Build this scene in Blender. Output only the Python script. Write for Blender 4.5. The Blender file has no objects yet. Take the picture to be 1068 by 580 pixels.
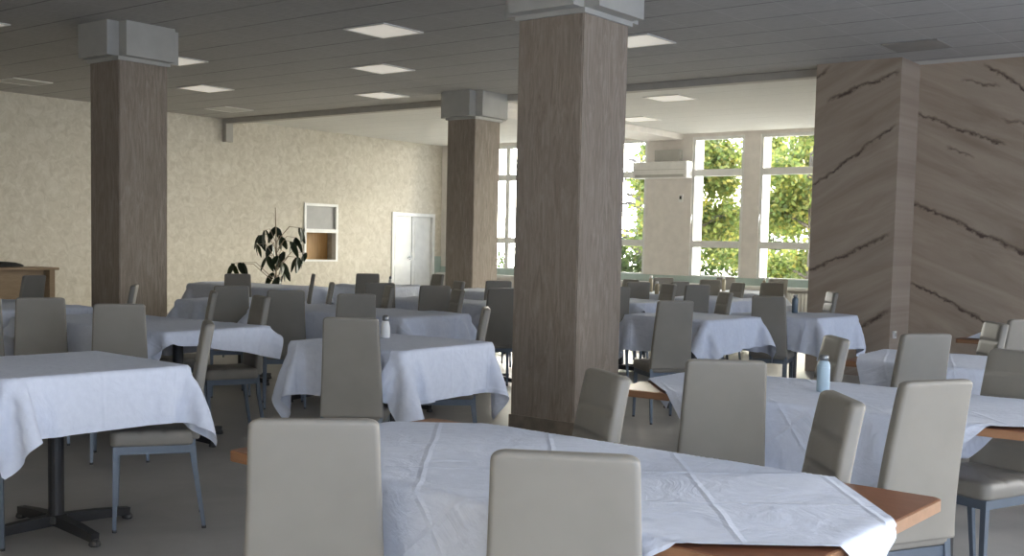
import bpy, bmesh, math, random
import numpy as np
from mathutils import Vector, Matrix

random.seed(7)
R = math.radians
SC = bpy.context.scene
COL = SC.collection

# ------------------------------------------------------------------ camera
IMG_W, IMG_H = 1068, 580
FPX, YAW, PITCH, ROLL, PPX, PPY = 1157.26, .66416, .0696925, .02199773, 532.81, 336.05
CAM_Z = 1.33
cam_d = bpy.data.cameras.new('camera')
cam = bpy.data.objects.new('camera', cam_d)
COL.objects.link(cam)
cy_, sy_ = math.cos(YAW), math.sin(YAW)
fw = Vector((-sy_*math.cos(PITCH), cy_*math.cos(PITCH), -math.sin(PITCH)))
rt = Vector((cy_, sy_, 0)); up = rt.cross(fw)
c_, s_ = math.cos(ROLL), math.sin(ROLL)
rt2, up2 = c_*rt + s_*up, -s_*rt + c_*up
m = Matrix((rt2, up2, -fw)).transposed().to_4x4()
m.translation = (0, 0, CAM_Z)
cam.matrix_world = m
cam_d.sensor_fit = 'HORIZONTAL'; cam_d.sensor_width = 36
cam_d.lens = FPX/IMG_W*36
cam_d.shift_x = -(PPX - IMG_W/2)/IMG_W
cam_d.shift_y = (PPY - IMG_H/2)/IMG_W
cam_d.clip_start = .05; cam_d.clip_end = 300
SC.camera = cam

# ------------------------------------------------------------------ world, exposure, portals
SKY_FAR = (1.0, .94, .82); SKY_NEAR = (.79, .90, 1.10)
STR_FAR, STR_NEAR = 58.0, 6.8
SC.view_settings.view_transform = 'Standard'
SC.view_settings.look = 'None'
SC.view_settings.exposure = 0.0
SC.view_settings.gamma = 1.0
SC.view_settings.use_curve_mapping = False
SC.cycles.use_denoising = True
SC.cycles.max_bounces = 8
SC.cycles.diffuse_bounces = 5
SC.cycles.glossy_bounces = 3
SC.cycles.transmission_bounces = 6
SC.cycles.transparent_max_bounces = 8
SC.cycles.sample_clamp_indirect = 6
w = bpy.data.worlds.new('world'); SC.world = w
w.use_nodes = True
wn, wl = w.node_tree.nodes, w.node_tree.links
wn.clear()
wo = wn.new('ShaderNodeOutputWorld'); bg = wn.new('ShaderNodeBackground')
tc = wn.new('ShaderNodeTexCoord'); sx_ = wn.new('ShaderNodeSeparateXYZ')
mr = wn.new('ShaderNodeMapRange'); mr.inputs['From Min'].default_value = .55; mr.inputs['From Max'].default_value = .85
mc = wn.new('ShaderNodeMix'); mc.data_type = 'RGBA'
mc.inputs[6].default_value = (*[c*STR_NEAR for c in SKY_NEAR], 1)
mc.inputs[7].default_value = (*[c*STR_FAR for c in SKY_FAR], 1)
wl.new(tc.outputs['Generated'], sx_.inputs[0]); wl.new(sx_.outputs['Y'], mr.inputs['Value'])
wl.new(mr.outputs[0], mc.inputs[0]); wl.new(mc.outputs[2], bg.inputs[0]); wl.new(bg.outputs[0], wo.inputs[0])

def portal(name, loc, rot, sx, sy):
    d = bpy.data.lights.new(name, 'AREA'); d.shape = 'RECTANGLE'; d.size = sx; d.size_y = sy
    d.cycles.is_portal = True
    o = bpy.data.objects.new(name, d); o.location = loc; o.rotation_euler = rot
    COL.objects.link(o)

# room planes (metres)
XL, XR, YB, YF, HC = -15.75, 1.6, -4.2, 17.65, 3.37
portal('far_window_light', (-10.6, YF+.5, 2.0), (R(-90), 0, 0), 9.0, 2.7)
portal('right_window_light', (XR+.35, 3.9, 1.35), (0, R(90), 0), 1.9, 15.8)

# ------------------------------------------------------------------ helpers
def node_mat(name, base=(.5, .5, .5), rough=.6, metal=0.0, spec=.5):
    mt = bpy.data.materials.new(name); mt.use_nodes = True
    nt = mt.node_tree; b = nt.nodes['Principled BSDF']
    b.inputs['Base Color'].default_value = (*base, 1)
    b.inputs['Roughness'].default_value = rough
    b.inputs['Metallic'].default_value = metal
    b.inputs['Specular IOR Level'].default_value = spec
    return mt, nt, b

class N:
    """tiny shader-graph helper"""
    def __init__(s, nt): s.nt = nt; s.n = nt.nodes; s.l = nt.links
    def new(s, t, **k):
        x = s.n.new(t)
        for a, v in k.items(): setattr(x, a, v)
        return x
    def pos(s): return s.new('ShaderNodeNewGeometry').outputs['Position']
    def obj(s): return s.new('ShaderNodeTexCoord').outputs['Object']
    def mapping(s, v, scale=(1, 1, 1), rot=(0, 0, 0)):
        x = s.new('ShaderNodeMapping'); x.inputs['Scale'].default_value = scale; x.inputs['Rotation'].default_value = rot
        s.l.new(v, x.inputs[0]); return x.outputs[0]
    def noise(s, v, scale, detail=4, rough=.55, dist=0):
        x = s.new('ShaderNodeTexNoise'); x.inputs['Scale'].default_value = scale; x.inputs['Detail'].default_value = detail
        x.inputs['Roughness'].default_value = rough; x.inputs['Distortion'].default_value = dist
        if v is not None: s.l.new(v, x.inputs['Vector'])
        return x.outputs['Fac']
    def math(s, op, a, b=0.0, c=None, clamp=False):
        x = s.new('ShaderNodeMath', operation=op); x.use_clamp = clamp
        for i, q in enumerate((a, b) if c is None else (a, b, c)):
            if isinstance(q, (int, float)): x.inputs[i].default_value = q
            else: s.l.new(q, x.inputs[i])
        return x.outputs[0]
    def ramp(s, f, stops):
        x = s.new('ShaderNodeValToRGB'); e = x.color_ramp.elements
        while len(e) < len(stops): e.new(.5)
        for el, (p, c) in zip(e, stops): el.position = p; el.color = (*c, 1)
        s.l.new(f, x.inputs[0]); return x.outputs[0]
    def mix(s, f, a, b, mode='MIX'):
        x = s.new('ShaderNodeMix', data_type='RGBA', blend_type=mode)
        for i, q in ((0, f), (6, a), (7, b)):
            if isinstance(q, (int, float)): x.inputs[i].default_value = q
            elif isinstance(q, tuple): x.inputs[i].default_value = (*q, 1)
            else: s.l.new(q, x.inputs[i])
        return x.outputs[2]
    def bump(s, h, strength=.3, dist=.01, b=None):
        x = s.new('ShaderNodeBump'); x.inputs['Strength'].default_value = strength; x.inputs['Distance'].default_value = dist
        s.l.new(h, x.inputs['Height'])
        if b is not None: s.l.new(x.outputs[0], b.inputs['Normal'])
        return x.outputs[0]

def mats():
    M = {}
    # left wall: beige trowelled plaster
    mt, nt, b = node_mat('beige_plaster', rough=.75); g = N(nt); p = g.pos()
    n1 = g.noise(p, 8.5, 6, .62, .9); n2 = g.noise(p, .5, 3)
    c = g.ramp(n1, [(.3, (.53, .485, .40)), (.5, (.64, .595, .505)), (.68, (.735, .695, .61))])
    c = g.mix(g.math('MULTIPLY', n2, .3), c, (.56, .515, .43))
    nt.links.new(c, b.inputs['Base Color']); g.bump(n1, .35, .012, b); M['beige'] = mt
    # columns: vertically combed brown plaster
    mt, nt, b = node_mat('combed_plaster', rough=.8); g = N(nt); p = g.pos()
    v = g.mapping(p, (9, 9, 1.1)); n1 = g.noise(v, 2.4, 9, .72, 1.6)
    n2 = g.noise(g.mapping(p, (2.2, 2.2, 1.1)), 2, 4)
    c = g.ramp(n1, [(.28, (.17, .135, .105)), (.5, (.30, .248, .20)), (.74, (.47, .41, .345))])
    c = g.mix(g.math('MULTIPLY', n2, .55), c, (.315, .265, .217))
    nt.links.new(c, b.inputs['Base Color']); g.bump(n1, .55, .014, b); M['comb'] = mt
    # skirting of the columns
    mt, nt, b = node_mat('brown_skirting', rough=.7); g = N(nt); p = g.pos()
    c = g.ramp(g.noise(p, 9, 5), [(.3, (.17, .14, .11)), (.7, (.27, .225, .18))]); nt.links.new(c, b.inputs['Base Color']); M['skirt'] = mt
    # marbled plaster: taupe with dark slanting veins
    def marble(name, veins, slope, seed):
        mt, nt, b = node_mat(name, rough=.6); g = N(nt); p = g.pos()
        sp = g.new('ShaderNodeSeparateXYZ'); nt.links.new(p, sp.inputs[0]); X, Z = sp.outputs['X'], sp.outputs['Z']
        off = g.mapping(p, (1, 1, 1)); wob = g.noise(off, 4.0, 5, .65); wob2 = g.noise(off, 16, 3)
        t = g.math('ADD', g.math('MULTIPLY', X, -slope), Z)            # across the strata
        cv = g.new('ShaderNodeCombineXYZ'); nt.links.new(g.math('MULTIPLY', X, .45), cv.inputs[0]); nt.links.new(g.math('MULTIPLY', t, 3.0), cv.inputs[2])
        cv.inputs[1].default_value = seed
        strat = g.noise(cv.outputs[0], 1.6, 7, .62, .9)
        c = g.ramp(strat, [(.28, (.27, .208, .158)), (.5, (.375, .305, .242)), (.72, (.465, .395, .325))])
        cloud = g.noise(off, 1.3, 4)
        c = g.mix(g.math('MULTIPLY', cloud, .4), c, (.365, .318, .262))
        for (x0, z0, x1, z1, wd, k) in veins:
            sl = (z1-z0)/(x1-x0)
            ln = g.math('ADD', g.math('MULTIPLY', g.math('SUBTRACT', X, x0), sl), z0)
            d = g.math('ADD', g.math('SUBTRACT', Z, ln), g.math('MULTIPLY', g.math('SUBTRACT', wob, .5), .13))
            d = g.math('ABSOLUTE', g.math('ADD', d, g.math('MULTIPLY', g.math('SUBTRACT', wob2, .5), .04)))
            mk = g.math('SUBTRACT', 1, g.math('DIVIDE', d, wd), clamp=True)
            e0 = g.math('MULTIPLY', g.math('SUBTRACT', X, x0-.03), 14, clamp=True)
            e1 = g.math('MULTIPLY', g.math('SUBTRACT', x1+.03, X), 14, clamp=True)
            mk = g.math('MULTIPLY', g.math('MULTIPLY', mk, e0), g.math('MULTIPLY', e1, k))
            mk = g.math('MULTIPLY', mk, g.math('MULTIPLY', wob2, 2.0), clamp=True)
            c = g.mix(mk, c, (.085, .058, .045))
        nt.links.new(c, b.inputs['Base Color']); g.bump(g.noise(off, 7, 6, .6, 1), .3, .01, b)
        return mt
    M['marble_a'] = marble('marbled_plaster_rising', [(-4.85, 2.975, -4.10, 3.22, .034, 1), (-5.06, 2.0, -4.12, 2.66, .03, .95),
        (-5.06, 1.09, -4.14, 1.515, .028, .9), (-4.47, .47, -4.1, .71, .036, .9), (-5.1, 3.16, -4.86, 3.33, .03, .8)], .50, 1.3)
    M['marble_b'] = marble('marbled_plaster_falling', [(-4.10, 2.855, -3.17, 2.48, .03, .9), (-3.40, 3.32, -2.7, 2.84, .032, 1),
        (-4.13, 1.905, -2.6, 1.22, .036, 1), (-4.07, 1.02, -3.1, .55, .032, 1), (-3.62, 3.165, -3.25, 3.08, .025, .7),
        (-3.74, 2.47, -3.48, 2.37, .025, .7), (-3.2, 2.75, -2.7, 2.6, .025, .6), (-2.9, 2.1, -1.6, 1.6, .03, .9), (-2.6, .9, -1.5, .5, .03, .9), (-2.4, 3.0, -1.2, 2.5, .03, .9)], -.42, 4.7)
    # ceiling tiles, 0.565 m grid; window bay copy whitened to paint in its brighter light
    def ceiling(key, name, lo, hi, tint, gk):
     mt, nt, b = node_mat(name, rough=.9, spec=.2); g = N(nt); p = g.pos()
     sp = g.new('ShaderNodeSeparateXYZ'); nt.links.new(p, sp.inputs[0])
     def groove(s, off, wd):
         f = g.math('FRACT', g.math('DIVIDE', g.math('SUBTRACT', s, off), .5633))
         d = g.math('MULTIPLY', g.math('MINIMUM', f, g.math('SUBTRACT', 1, f)), .5633)
         return g.math('SUBTRACT', 1, g.math('DIVIDE', d, wd), clamp=True)
     gy = groove(sp.outputs['Y'], 7.49, .016); gx = groove(sp.outputs['X'], -8.01, .008)
     brk = g.noise(g.mapping(p, (.9, 3, 1)), 1.7, 3)
     gy = g.math('MULTIPLY', gy, g.math('MULTIPLY_ADD', brk, 2.2, -.35, clamp=True)); 
     fib = g.noise(g.mapping(p, (3, 14, 1)), 3.0, 6, .6)
     tl = g.new('ShaderNodeTexWhiteNoise', noise_dimensions='2D'); cv = g.new('ShaderNodeCombineXYZ')
     nt.links.new(g.math('FLOOR', g.math('DIVIDE', g.math('SUBTRACT', sp.outputs['X'], -8.01), .5633)), cv.inputs[0])
     nt.links.new(g.math('FLOOR', g.math('DIVIDE', g.math('SUBTRACT', sp.outputs['Y'], 7.49), .5633)), cv.inputs[1]); nt.links.new(cv.outputs[0], tl.inputs['Vector'])
     c = g.ramp(fib, [(.3, lo), (.7, hi)])
     c = g.mix(g.math('MULTIPLY', tl.outputs['Value'], .22), c, tint)
     c = g.mix(g.math('MULTIPLY', gy, gk), c, (.07, .065, .06)); c = g.mix(g.math('MULTIPLY', gx, .3), c, (.72, .72, .72))
     nt.links.new(c, b.inputs['Base Color']); g.bump(fib, .2, .004, b); M[key] = mt
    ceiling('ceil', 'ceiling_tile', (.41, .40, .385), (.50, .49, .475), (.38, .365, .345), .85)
    ceiling('ceil_lit', 'ceiling_tile_lit', (.66, .65, .62), (.74, .73, .70), (.64, .625, .59), .25)
    # floor: worn grey screed
    mt, nt, b = node_mat('grey_floor', rough=.42); g = N(nt); p = g.pos()
    n1 = g.noise(p, 2.2, 6, .62, .6); n2 = g.noise(p, 24, 3)
    c = g.ramp(n1, [(.3, (.32, .31, .295)), (.7, (.45, .437, .415))]); c = g.mix(g.math('MULTIPLY', n2, .25), c, (.315, .305, .29))
    nt.links.new(c, b.inputs['Base Color']); nt.links.new(g.math('MULTIPLY_ADD', n1, .25, .32), b.inputs['Roughness']); M['floor'] = mt
    # paints
    def paint(k, name, col, rough=.55, amt=.06, **kw):
        mt, nt, b = node_mat(name, col, rough, **kw); g = N(nt); n1 = g.noise(g.obj(), 6, 4)
        lo = tuple(max(0, x*(1-amt)) for x in col); hi = tuple(min(1, x*(1+amt)) for x in col)
        nt.links.new(g.ramp(n1, [(.3, lo), (.7, hi)]), b.inputs['Base Color']); M[k] = mt; return mt, nt, b
    paint('white', 'white_paint', (.80, .79, .76), .5)
    paint('cap', 'pale_grey_paint', (.47, .465, .435), .6)
    paint('frame', 'white_window_frame', (.82, .82, .80), .35)
    paint('pier', 'pinkish_white_paint', (.78, .74, .70), .6)
    paint('teal', 'pale_teal_paint', (.42, .52, .49), .4)
    paint('exterior', 'exterior_white_render', (.85, .85, .84), .8)
    paint('beam', 'grey_beam_paint', (.44, .42, .385), .7)
    paint('dark', 'black_iron', (.022, .022, .024), .42, .15, spec=.5)
    paint('steel', 'blue_grey_steel', (.125, .155, .195), .38, .08, metal=.35)
    paint('black', 'black_cloth', (.012, .012, .013), .8)
    paint('vent', 'dull_panel', (.30, .285, .26), .7)
    paint('plastic', 'white_plastic', (.80, .79, .77), .35)
    paint('pot', 'white_pot', (.62, .60, .56), .5)
    paint('stick', 'bare_stick', (.30, .24, .17), .8)
    paint('salt', 'white_salt', (.80, .80, .78), .7)
    paint('cap_metal', 'dull_metal_cap', (.22, .23, .24), .35, metal=.8)
    paint('label', 'pale_blue_label', (.40, .52, .60), .5)
    paint('amber', 'pale_amber_glass', (.46, .40, .28), .25)
    paint('slate', 'slate_blue_glass', (.12, .16, .20), .2)
    paint('bark', 'grey_bark', (.12, .10, .085), .9, .25)
    paint('off_pane', 'unlit_diffuser', (.50, .49, .46), .5)
    paint('grey_pane', 'grey_blind', (.40, .40, .395), .5)
    # leatherette: front/seat and plain back are the same taupe
    mt, nt, b = node_mat('taupe_leatherette', rough=.46, spec=.35); g = N(nt); o = g.obj()
    n1 = g.noise(o, 130, 3); n2 = g.noise(o, 5, 3)
    c = g.ramp(n2, [(.3, (.222, .208, .183)), (.7, (.250, .235, .207))]); nt.links.new(c, b.inputs['Base Color']); g.bump(n1, .12, .001, b); M['leather'] = mt
    # wood
    def wood(k, name, a, c2, rough=.35, sc=(1.2, 14, 14)):
        mt, nt, b = node_mat(name, rough=rough); g = N(nt); v = g.mapping(g.obj(), sc)
        n1 = g.noise(v, 2.4, 6, .6, .5); nt.links.new(g.ramp(n1, [(.3, a), (.7, c2)]), b.inputs['Base Color']); M[k] = mt
    wood('wood', 'orange_brown_veneer', (.17, .066, .032), (.235, .096, .048))
    wood('edge', 'light_edge_banding', (.21, .105, .052), (.29, .15, .08))
    wood('counter', 'tan_counter_wood', (.30, .21, .13), (.38, .28, .18), .5, (2, 2, 10))
    wood('shutter', 'ochre_wood_panel', (.42, .24, .09), (.55, .34, .14), .5, (12, 12, 1))
    # cloth with ironed creases (UV = rest position in metres)
    mt, nt, b = node_mat('white_tablecloth', (.80, .81, .83), .85, spec=.15); g = N(nt)
    uv = g.new('ShaderNodeUVMap').outputs[0]; sp = g.new('ShaderNodeSeparateXYZ'); nt.links.new(uv, sp.inputs[0])
    wv = g.noise(uv, 3.5, 3)
    def crease(s, step, off):
        s = g.math('ADD', s, g.math('MULTIPLY', wv, .02))
        f = g.math('FRACT', g.math('ADD', g.math('DIVIDE', s, step), off))
        d = g.math('MULTIPLY', g.math('ABSOLUTE', g.math('SUBTRACT', f, .5)), step)
        return g.math('SUBTRACT', 1, g.math('DIVIDE', d, .012), clamp=True)
    h = g.math('MULTIPLY', g.math('MAXIMUM', crease(sp.outputs[0], .34, .5), crease(sp.outputs[1], .34, .5)), .38)
    h = g.math('ADD', h, g.math('MULTIPLY', g.noise(uv, 5.5, 5, .6, 1.0), 2.2))
    h = g.math('ADD', h, g.math('MULTIPLY', g.noise(uv, 260, 2), .05))
    nt.links.new(g.ramp(g.noise(uv, 30, 4), [(.3, (.665, .71, .82)), (.7, (.72, .765, .875))]), b.inputs['Base Color'])
    g.bump(h, .5, .012, b); M['cloth'] = mt
    # lamp diffuser
    mt, nt, b = node_mat('lamp_diffuser', (.8, .78, .74), .5)
    b.inputs['Emission Color'].default_value = (1, .93, .82, 1); b.inputs['Emission Strength'].default_value = .38; M['lamp'] = mt
    # glass
    mt = bpy.data.materials.new('window_glass'); mt.use_nodes = True; nt = mt.node_tree; nt.nodes.clear(); g = N(nt)
    out = g.new('ShaderNodeOutputMaterial'); tr = g.new('ShaderNodeBsdfTransparent'); gl = g.new('ShaderNodeBsdfGlossy'); mx = g.new('ShaderNodeMixShader')
    tr.inputs[0].default_value = (.96, .97, .96, 1); gl.inputs['Roughness'].default_value = .02; mx.inputs[0].default_value = .05
    nt.links.new(tr.outputs[0], mx.inputs[1]); nt.links.new(gl.outputs[0], mx.inputs[2]); nt.links.new(mx.outputs[0], out.inputs[0]); M['glass'] = mt
    # leaves
    def leaf(k, name, stops, tr_amt, rough=.5):
        mt, nt, b = node_mat(name, rough=rough); g = N(nt)
        rnd = g.new('ShaderNodeNewGeometry').outputs['Random Per Island']; c = g.ramp(rnd, stops)
        nt.links.new(c, b.inputs['Base Color']); t = g.new('ShaderNodeBsdfTranslucent'); nt.links.new(c, t.inputs[0])
        mx = g.new('ShaderNodeMixShader'); mx.inputs[0].default_value = tr_amt
        nt.links.new(b.outputs[0], mx.inputs[1]); nt.links.new(t.outputs[0], mx.inputs[2]); nt.links.new(mx.outputs[0], nt.nodes['Material Output'].inputs[0]); M[k] = mt
    leaf('leaf', 'spring_leaves', [(0, (.085, .135, .03)), (.4, (.17, .225, .05)), (.8, (.28, .30, .07)), (1, (.42, .35, .08))], .5)
    leaf('leaf_bush', 'hedge_leaves', [(0, (.030, .055, .012)), (.6, (.05, .085, .016)), (1, (.085, .105, .022))], .45)
    leaf('leaf_plant', 'rubber_plant_leaves', [(0, (.008, .017, .007)), (.8, (.018, .034, .012)), (1, (.05, .07, .02))], .1, .35)
    paint('ground', 'pale_pavement', (.45, .43, .38), .9, .2)
    return M
M = mats()

def link(name, bm, mat, parent=None, smooth=False):
    me = bpy.data.meshes.new(name); bm.to_mesh(me); bm.free()
    me.materials.append(M[mat] if isinstance(mat, str) else mat)
    if smooth:
        for p in me.polygons: p.use_smooth = True
    o = bpy.data.objects.new(name, me); COL.objects.link(o)
    if parent is not None: o.parent = parent
    return o

def box(bm, x0, x1, y0, y1, z0, z1):
    vs = [bm.verts.new(p) for p in ((x0, y0, z0), (x1, y0, z0), (x1, y1, z0), (x0, y1, z0), (x0, y0, z1), (x1, y0, z1), (x1, y1, z1), (x0, y1, z1))]
    return [bm.faces.new([vs[i] for i in f]) for f in ((3, 2, 1, 0), (4, 5, 6, 7), (0, 1, 5, 4), (1, 2, 6, 5), (2, 3, 7, 6), (3, 0, 4, 7))]

def bbox(*a, bevel=0, seg=2):
    bm = bmesh.new(); box(bm, *a)
    if bevel: bmesh.ops.bevel(bm, geom=bm.edges[:], offset=bevel, segments=seg, affect='EDGES', profile=.6)
    return bm

def tube(bm, pts, radii, seg=8, square=False, caps=True):
    """swept tube through pts"""
    pts = [Vector(p) for p in pts]; rings = []
    for i, p in enumerate(pts):
        d = (pts[min(i+1, len(pts)-1)] - pts[max(i-1, 0)]).normalized()
        a = Vector((1, 0, 0)) if abs(d.x) < .8 else Vector((0, 1, 0))
        u = d.cross(a).normalized(); v = d.cross(u).normalized(); r = radii[i] if isinstance(radii, (list, tuple)) else radii
        k = 4 if square else seg
        rings.append([bm.verts.new(p + u*r*math.cos(2*math.pi*(j+.5)/k) + v*r*math.sin(2*math.pi*(j+.5)/k)) for j in range(k)])
    k = len(rings[0])
    for a, b in zip(rings, rings[1:]):
        for j in range(k): bm.faces.new((a[j], a[(j+1) % k], b[(j+1) % k], b[j]))
    if caps: bm.faces.new(rings[0][::-1]); bm.faces.new(rings[-1])
    bmesh.ops.recalc_face_normals(bm, faces=bm.faces[:])
    return bm

def lathe(prof, seg=20):
    bm = bmesh.new(); rings = []
    for r, z in prof: rings.append([bm.verts.new((r*math.cos(2*math.pi*j/seg), r*math.sin(2*math.pi*j/seg), z)) for j in range(seg)])
    for a, b in zip(rings, rings[1:]):
        for j in range(seg): bm.faces.new((a[j], a[(j+1) % seg], b[(j+1) % seg], b[j]))
    bm.faces.new(rings[0][::-1]); bm.faces.new(rings[-1])
    return bm

def tag(o, label, cat, group=None):
    o['label'] = label; o['category'] = cat
    if group: o['group'] = group
    return o
def empty(name, loc, rz=0, label=None, cat=None, group=None):
    o = bpy.data.objects.new(name, None); o.location = loc; o.rotation_euler = (0, 0, rz); o.empty_display_size = .1
    COL.objects.link(o)
    if label: tag(o, label, cat, group)
    return o
def struct(name, bm, mat, parent=None, smooth=False):
    o = link(name, bm, mat, parent, smooth)
    if parent is None: o['kind'] = 'structure'
    return o
def copy_tree(o, parent=None):
    c = o.copy(); COL.objects.link(c)
    if parent is not None: c.parent = parent
    for ch in list(o.children): copy_tree(ch, c)
    return c

# ------------------------------------------------------------------ room shell
bm = bmesh.new(); box(bm, XL-.4, XR+.4, YB-.4, YF+.4, -.12, 0); struct('floor', bm, 'floor')
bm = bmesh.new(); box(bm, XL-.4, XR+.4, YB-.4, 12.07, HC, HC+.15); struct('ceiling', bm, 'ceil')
bm = bmesh.new(); box(bm, XL-.4, XR+.4, 12.07, YF+.4, HC, HC+.15); struct('ceiling', bm, 'ceil_lit')

# left wall with the small serving window and the double door
WIN = (13.84, 14.68, .935, 2.02); DOOR = (16.16, 17.44, 0, 1.935)
bm = bmesh.new(); x0, x1 = XL-.3, XL
box(bm, x0, x1, YB-.4, WIN[0], 0, HC); box(bm, x0, x1, WIN[0], WIN[1], 0, WIN[2]); box(bm, x0, x1, WIN[0], WIN[1], WIN[3], HC)
box(bm, x0, x1, WIN[1], DOOR[0], 0, HC); box(bm, x0, x1, DOOR[0], DOOR[1], DOOR[3], HC); box(bm, x0, x1, DOOR[1], YF+.4, 0, HC)
struct('wall_left', bm, 'beige')
# serving window in the left wall: frame, raised grey sash, ochre panel behind
bm = bmesh.new(); f = .05
box(bm, XL-.10, XL+.02, WIN[0], WIN[0]+f, WIN[2], WIN[3]); box(bm, XL-.10, XL+.02, WIN[1]-f, WIN[1], WIN[2], WIN[3])
box(bm, XL-.10, XL+.02, WIN[0]+f, WIN[1]-f, WIN[3]-f, WIN[3]); box(bm, XL-.10, XL+.02, WIN[0]+f, WIN[1]-f, WIN[2], WIN[2]+f*.7)
box(bm, XL-.08, XL+.03, WIN[0], WIN[1], 1.475, 1.545)
win5 = struct('window_5', bm, 'frame')
bm = bmesh.new(); box(bm, XL-.06, XL-.03, WIN[0]+.05, WIN[1]-.05, 1.54, 1.98)
for k in range(9): box(bm, XL-.03, XL-.024, WIN[0]+.05, WIN[1]-.05, 1.56+k*.047, 1.59+k*.047)
struct('sash_pane', bm, 'grey_pane', win5)
bm = bmesh.new(); box(bm, XL-.27, XL-.24, WIN[0]+.18, WIN[1]-.03, .97, 1.48); struct('wooden_panel', bm, 'shutter', win5)
bm = bmesh.new(); box(bm, XL-.27, XL-.22, WIN[0]+.05, WIN[0]+.18, .97, 1.48); struct('panel_post', bm, 'wood', win5)
bm = bmesh.new(); box(bm, XL-.34, XL-.28, WIN[0]-.1, WIN[1]+.1, WIN[2]-.1, WIN[3]+.1); struct('niche_back', bm, 'beige', win5)
# double door
bm = bmesh.new(); f = .07
box(bm, XL-.12, XL+.02, DOOR[0], DOOR[0]+f, 0, DOOR[3]); box(bm, XL-.12, XL+.02, DOOR[1]-f, DOOR[1], 0, DOOR[3]); box(bm, XL-.12, XL+.02, DOOR[0]+f, DOOR[1]-f, DOOR[3]-f, DOOR[3])
door = struct('door_1', bm, 'frame')
ym = (DOOR[0]+DOOR[1])/2
for (a, b_) in ((DOOR[0]+f, ym-.012), (ym+.012, DOOR[1]-f)):
    bm = bmesh.new(); box(bm, XL-.09, XL-.05, a, b_, .01, DOOR[3]-f)
    for (za, zb) in ((.12, .85), (.97, 1.76)):
        box(bm, XL-.05, XL-.042, a+.08, b_-.08, za, zb)
    lf = struct('door_leaf', bm, 'frame', door)
bm = bmesh.new(); box(bm, XL-.34, XL-.30, DOOR[0]-.1, DOOR[1]+.1, 0, DOOR[3]+.1); struct('door_back', bm, 'beige', door)
bm = bmesh.new(); box(bm, XL-.05, XL+.0, ym-.075, ym-.055, .98, 1.04); box(bm, XL-.01, XL+.005, ym-.16, ym-.055, 1.0, 1.022); struct('door_handle', bm, 'cap_metal', door)
# beam across the room on the column line and its stub on the left wall
bm = bbox(XL, -5.02, 12.0, 12.14, HC-.085, HC, bevel=.004, seg=1); struct('trim_1', bm, 'beam')
bm = bbox(XL, XL+.10, 12.0, 12.15, 2.98, HC-.085, bevel=.004, seg=1); struct('trim_2', bm, 'beam')
# low ceiling band from the beam to the pier of the far wall
bm = bbox(-10.72, -9.98, 12.15, YF, HC-.10, HC, bevel=.004, seg=1); struct('trim_3', bm, 'pier')

# far wall: piers, spandrel, lintel, deep white outer reveals
SILL, HEAD = .80, 3.31
OPEN = [(-14.95, -13.02), (-12.45, -10.73), (-9.79, -8.78), (-8.48, -7.40), (-7.10, -6.0)]
bm = bmesh.new(); xs = [XL-.4] + [v for o in OPEN for v in o] + [XR+.4]
y0, y1 = YF, YF+.42
for a, b_ in zip(xs[0::2], xs[1::2]): box(bm, a, b_, y0, y1, SILL, HEAD)
box(bm, xs[0], xs[-1], y0, y1, 0, SILL); box(bm, xs[0], xs[-1], y0, y1, HEAD, HC)
struct('wall_far', bm, 'pier')
bm = bmesh.new(); box(bm, XL, -4.2, YF-.012, YF, .715, .84); struct('trim_4', bm, 'teal')
bm = bbox(XL, -4.2, YF-.16, YF, .665, .715, bevel=.008); struct('trim_5', bm, 'white')
bm = bmesh.new(); box(bm, XL-.0, XL+.012, YF-.19, YF-.005, .70, 1.05); struct('trim_6', bm, 'teal')
def window(name, a, b_):
    yf0, yf1 = YF+.02, YF+.09; f = .055
    bm = bmesh.new()
    box(bm, a, a+f, yf0, yf1, SILL, HEAD); box(bm, b_-f, b_, yf0, yf1, SILL, HEAD)
    box(bm, a+f, b_-f, yf0, yf1, HEAD-f, HEAD); box(bm, a+f, b_-f, yf0, yf1, SILL, SILL+.06)
    for z0_, z1_ in ((2.615, 2.735), (1.355, 1.475)): box(bm, a+f, b_-f, yf0-.02, yf1, z0_, z1_)
    if b_-a > 1.5: box(bm, (a+b_)/2-.05, (a+b_)/2+.05, yf0-.01, yf1+.01, SILL+.06, HEAD-f)
    o = struct(name, bm, 'frame')
    bm = bmesh.new(); box(bm, a+f, b_-f, YF+.05, YF+.056, SILL+.06, HEAD-f); struct('pane', bm, 'glass', o)
    bm = bmesh.new(); box(bm, a+.012, a+.032, YF-.02, YF+.03, 1.85, 1.95); box(bm, a+.014, a+.030, YF-.035, YF-.02, 1.78, 1.90); struct('window_handle', bm, 'plastic', o)
    return o
for i, (a, b_) in enumerate(OPEN): window('window_%d' % (i+1 if i < 4 else 6), a, b_)
bm = bmesh.new(); box(bm, -9.80, -6.0, YF+.421, YF+.43, SILL-.4, HEAD+.3)
bm.free()
# heating panels under the sill of the far wall
def radiator(x0, x1, label):
    r = empty('radiator', ((x0+x1)/2, YF-.075, .12)); tag(r, label, 'radiator')
    bm = bmesh.new(); n = int((x1-x0)/.06)
    h = (x1-x0)/2
    for k in range(n):
        xx = -h + (k+.5)*(x1-x0)/n; box(bm, xx-.024, xx+.024, -.035, .035, .0, .50)
    box(bm, -h, h, -.02, .02, .03, .07); box(bm, -h, h, -.02, .02, .43, .47)
    link('fins', bm, 'white', r)
    bm = bmesh.new(); tube(bm, [(h-.02, 0, .05), (h+.05, 0, .05), (h+.05, .03, -.115)], .012); link('pipe', bm, 'white', r)
radiator(-8.35, -7.35, 'white ribbed radiator below the far window sill beside the marbled wall')

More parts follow.
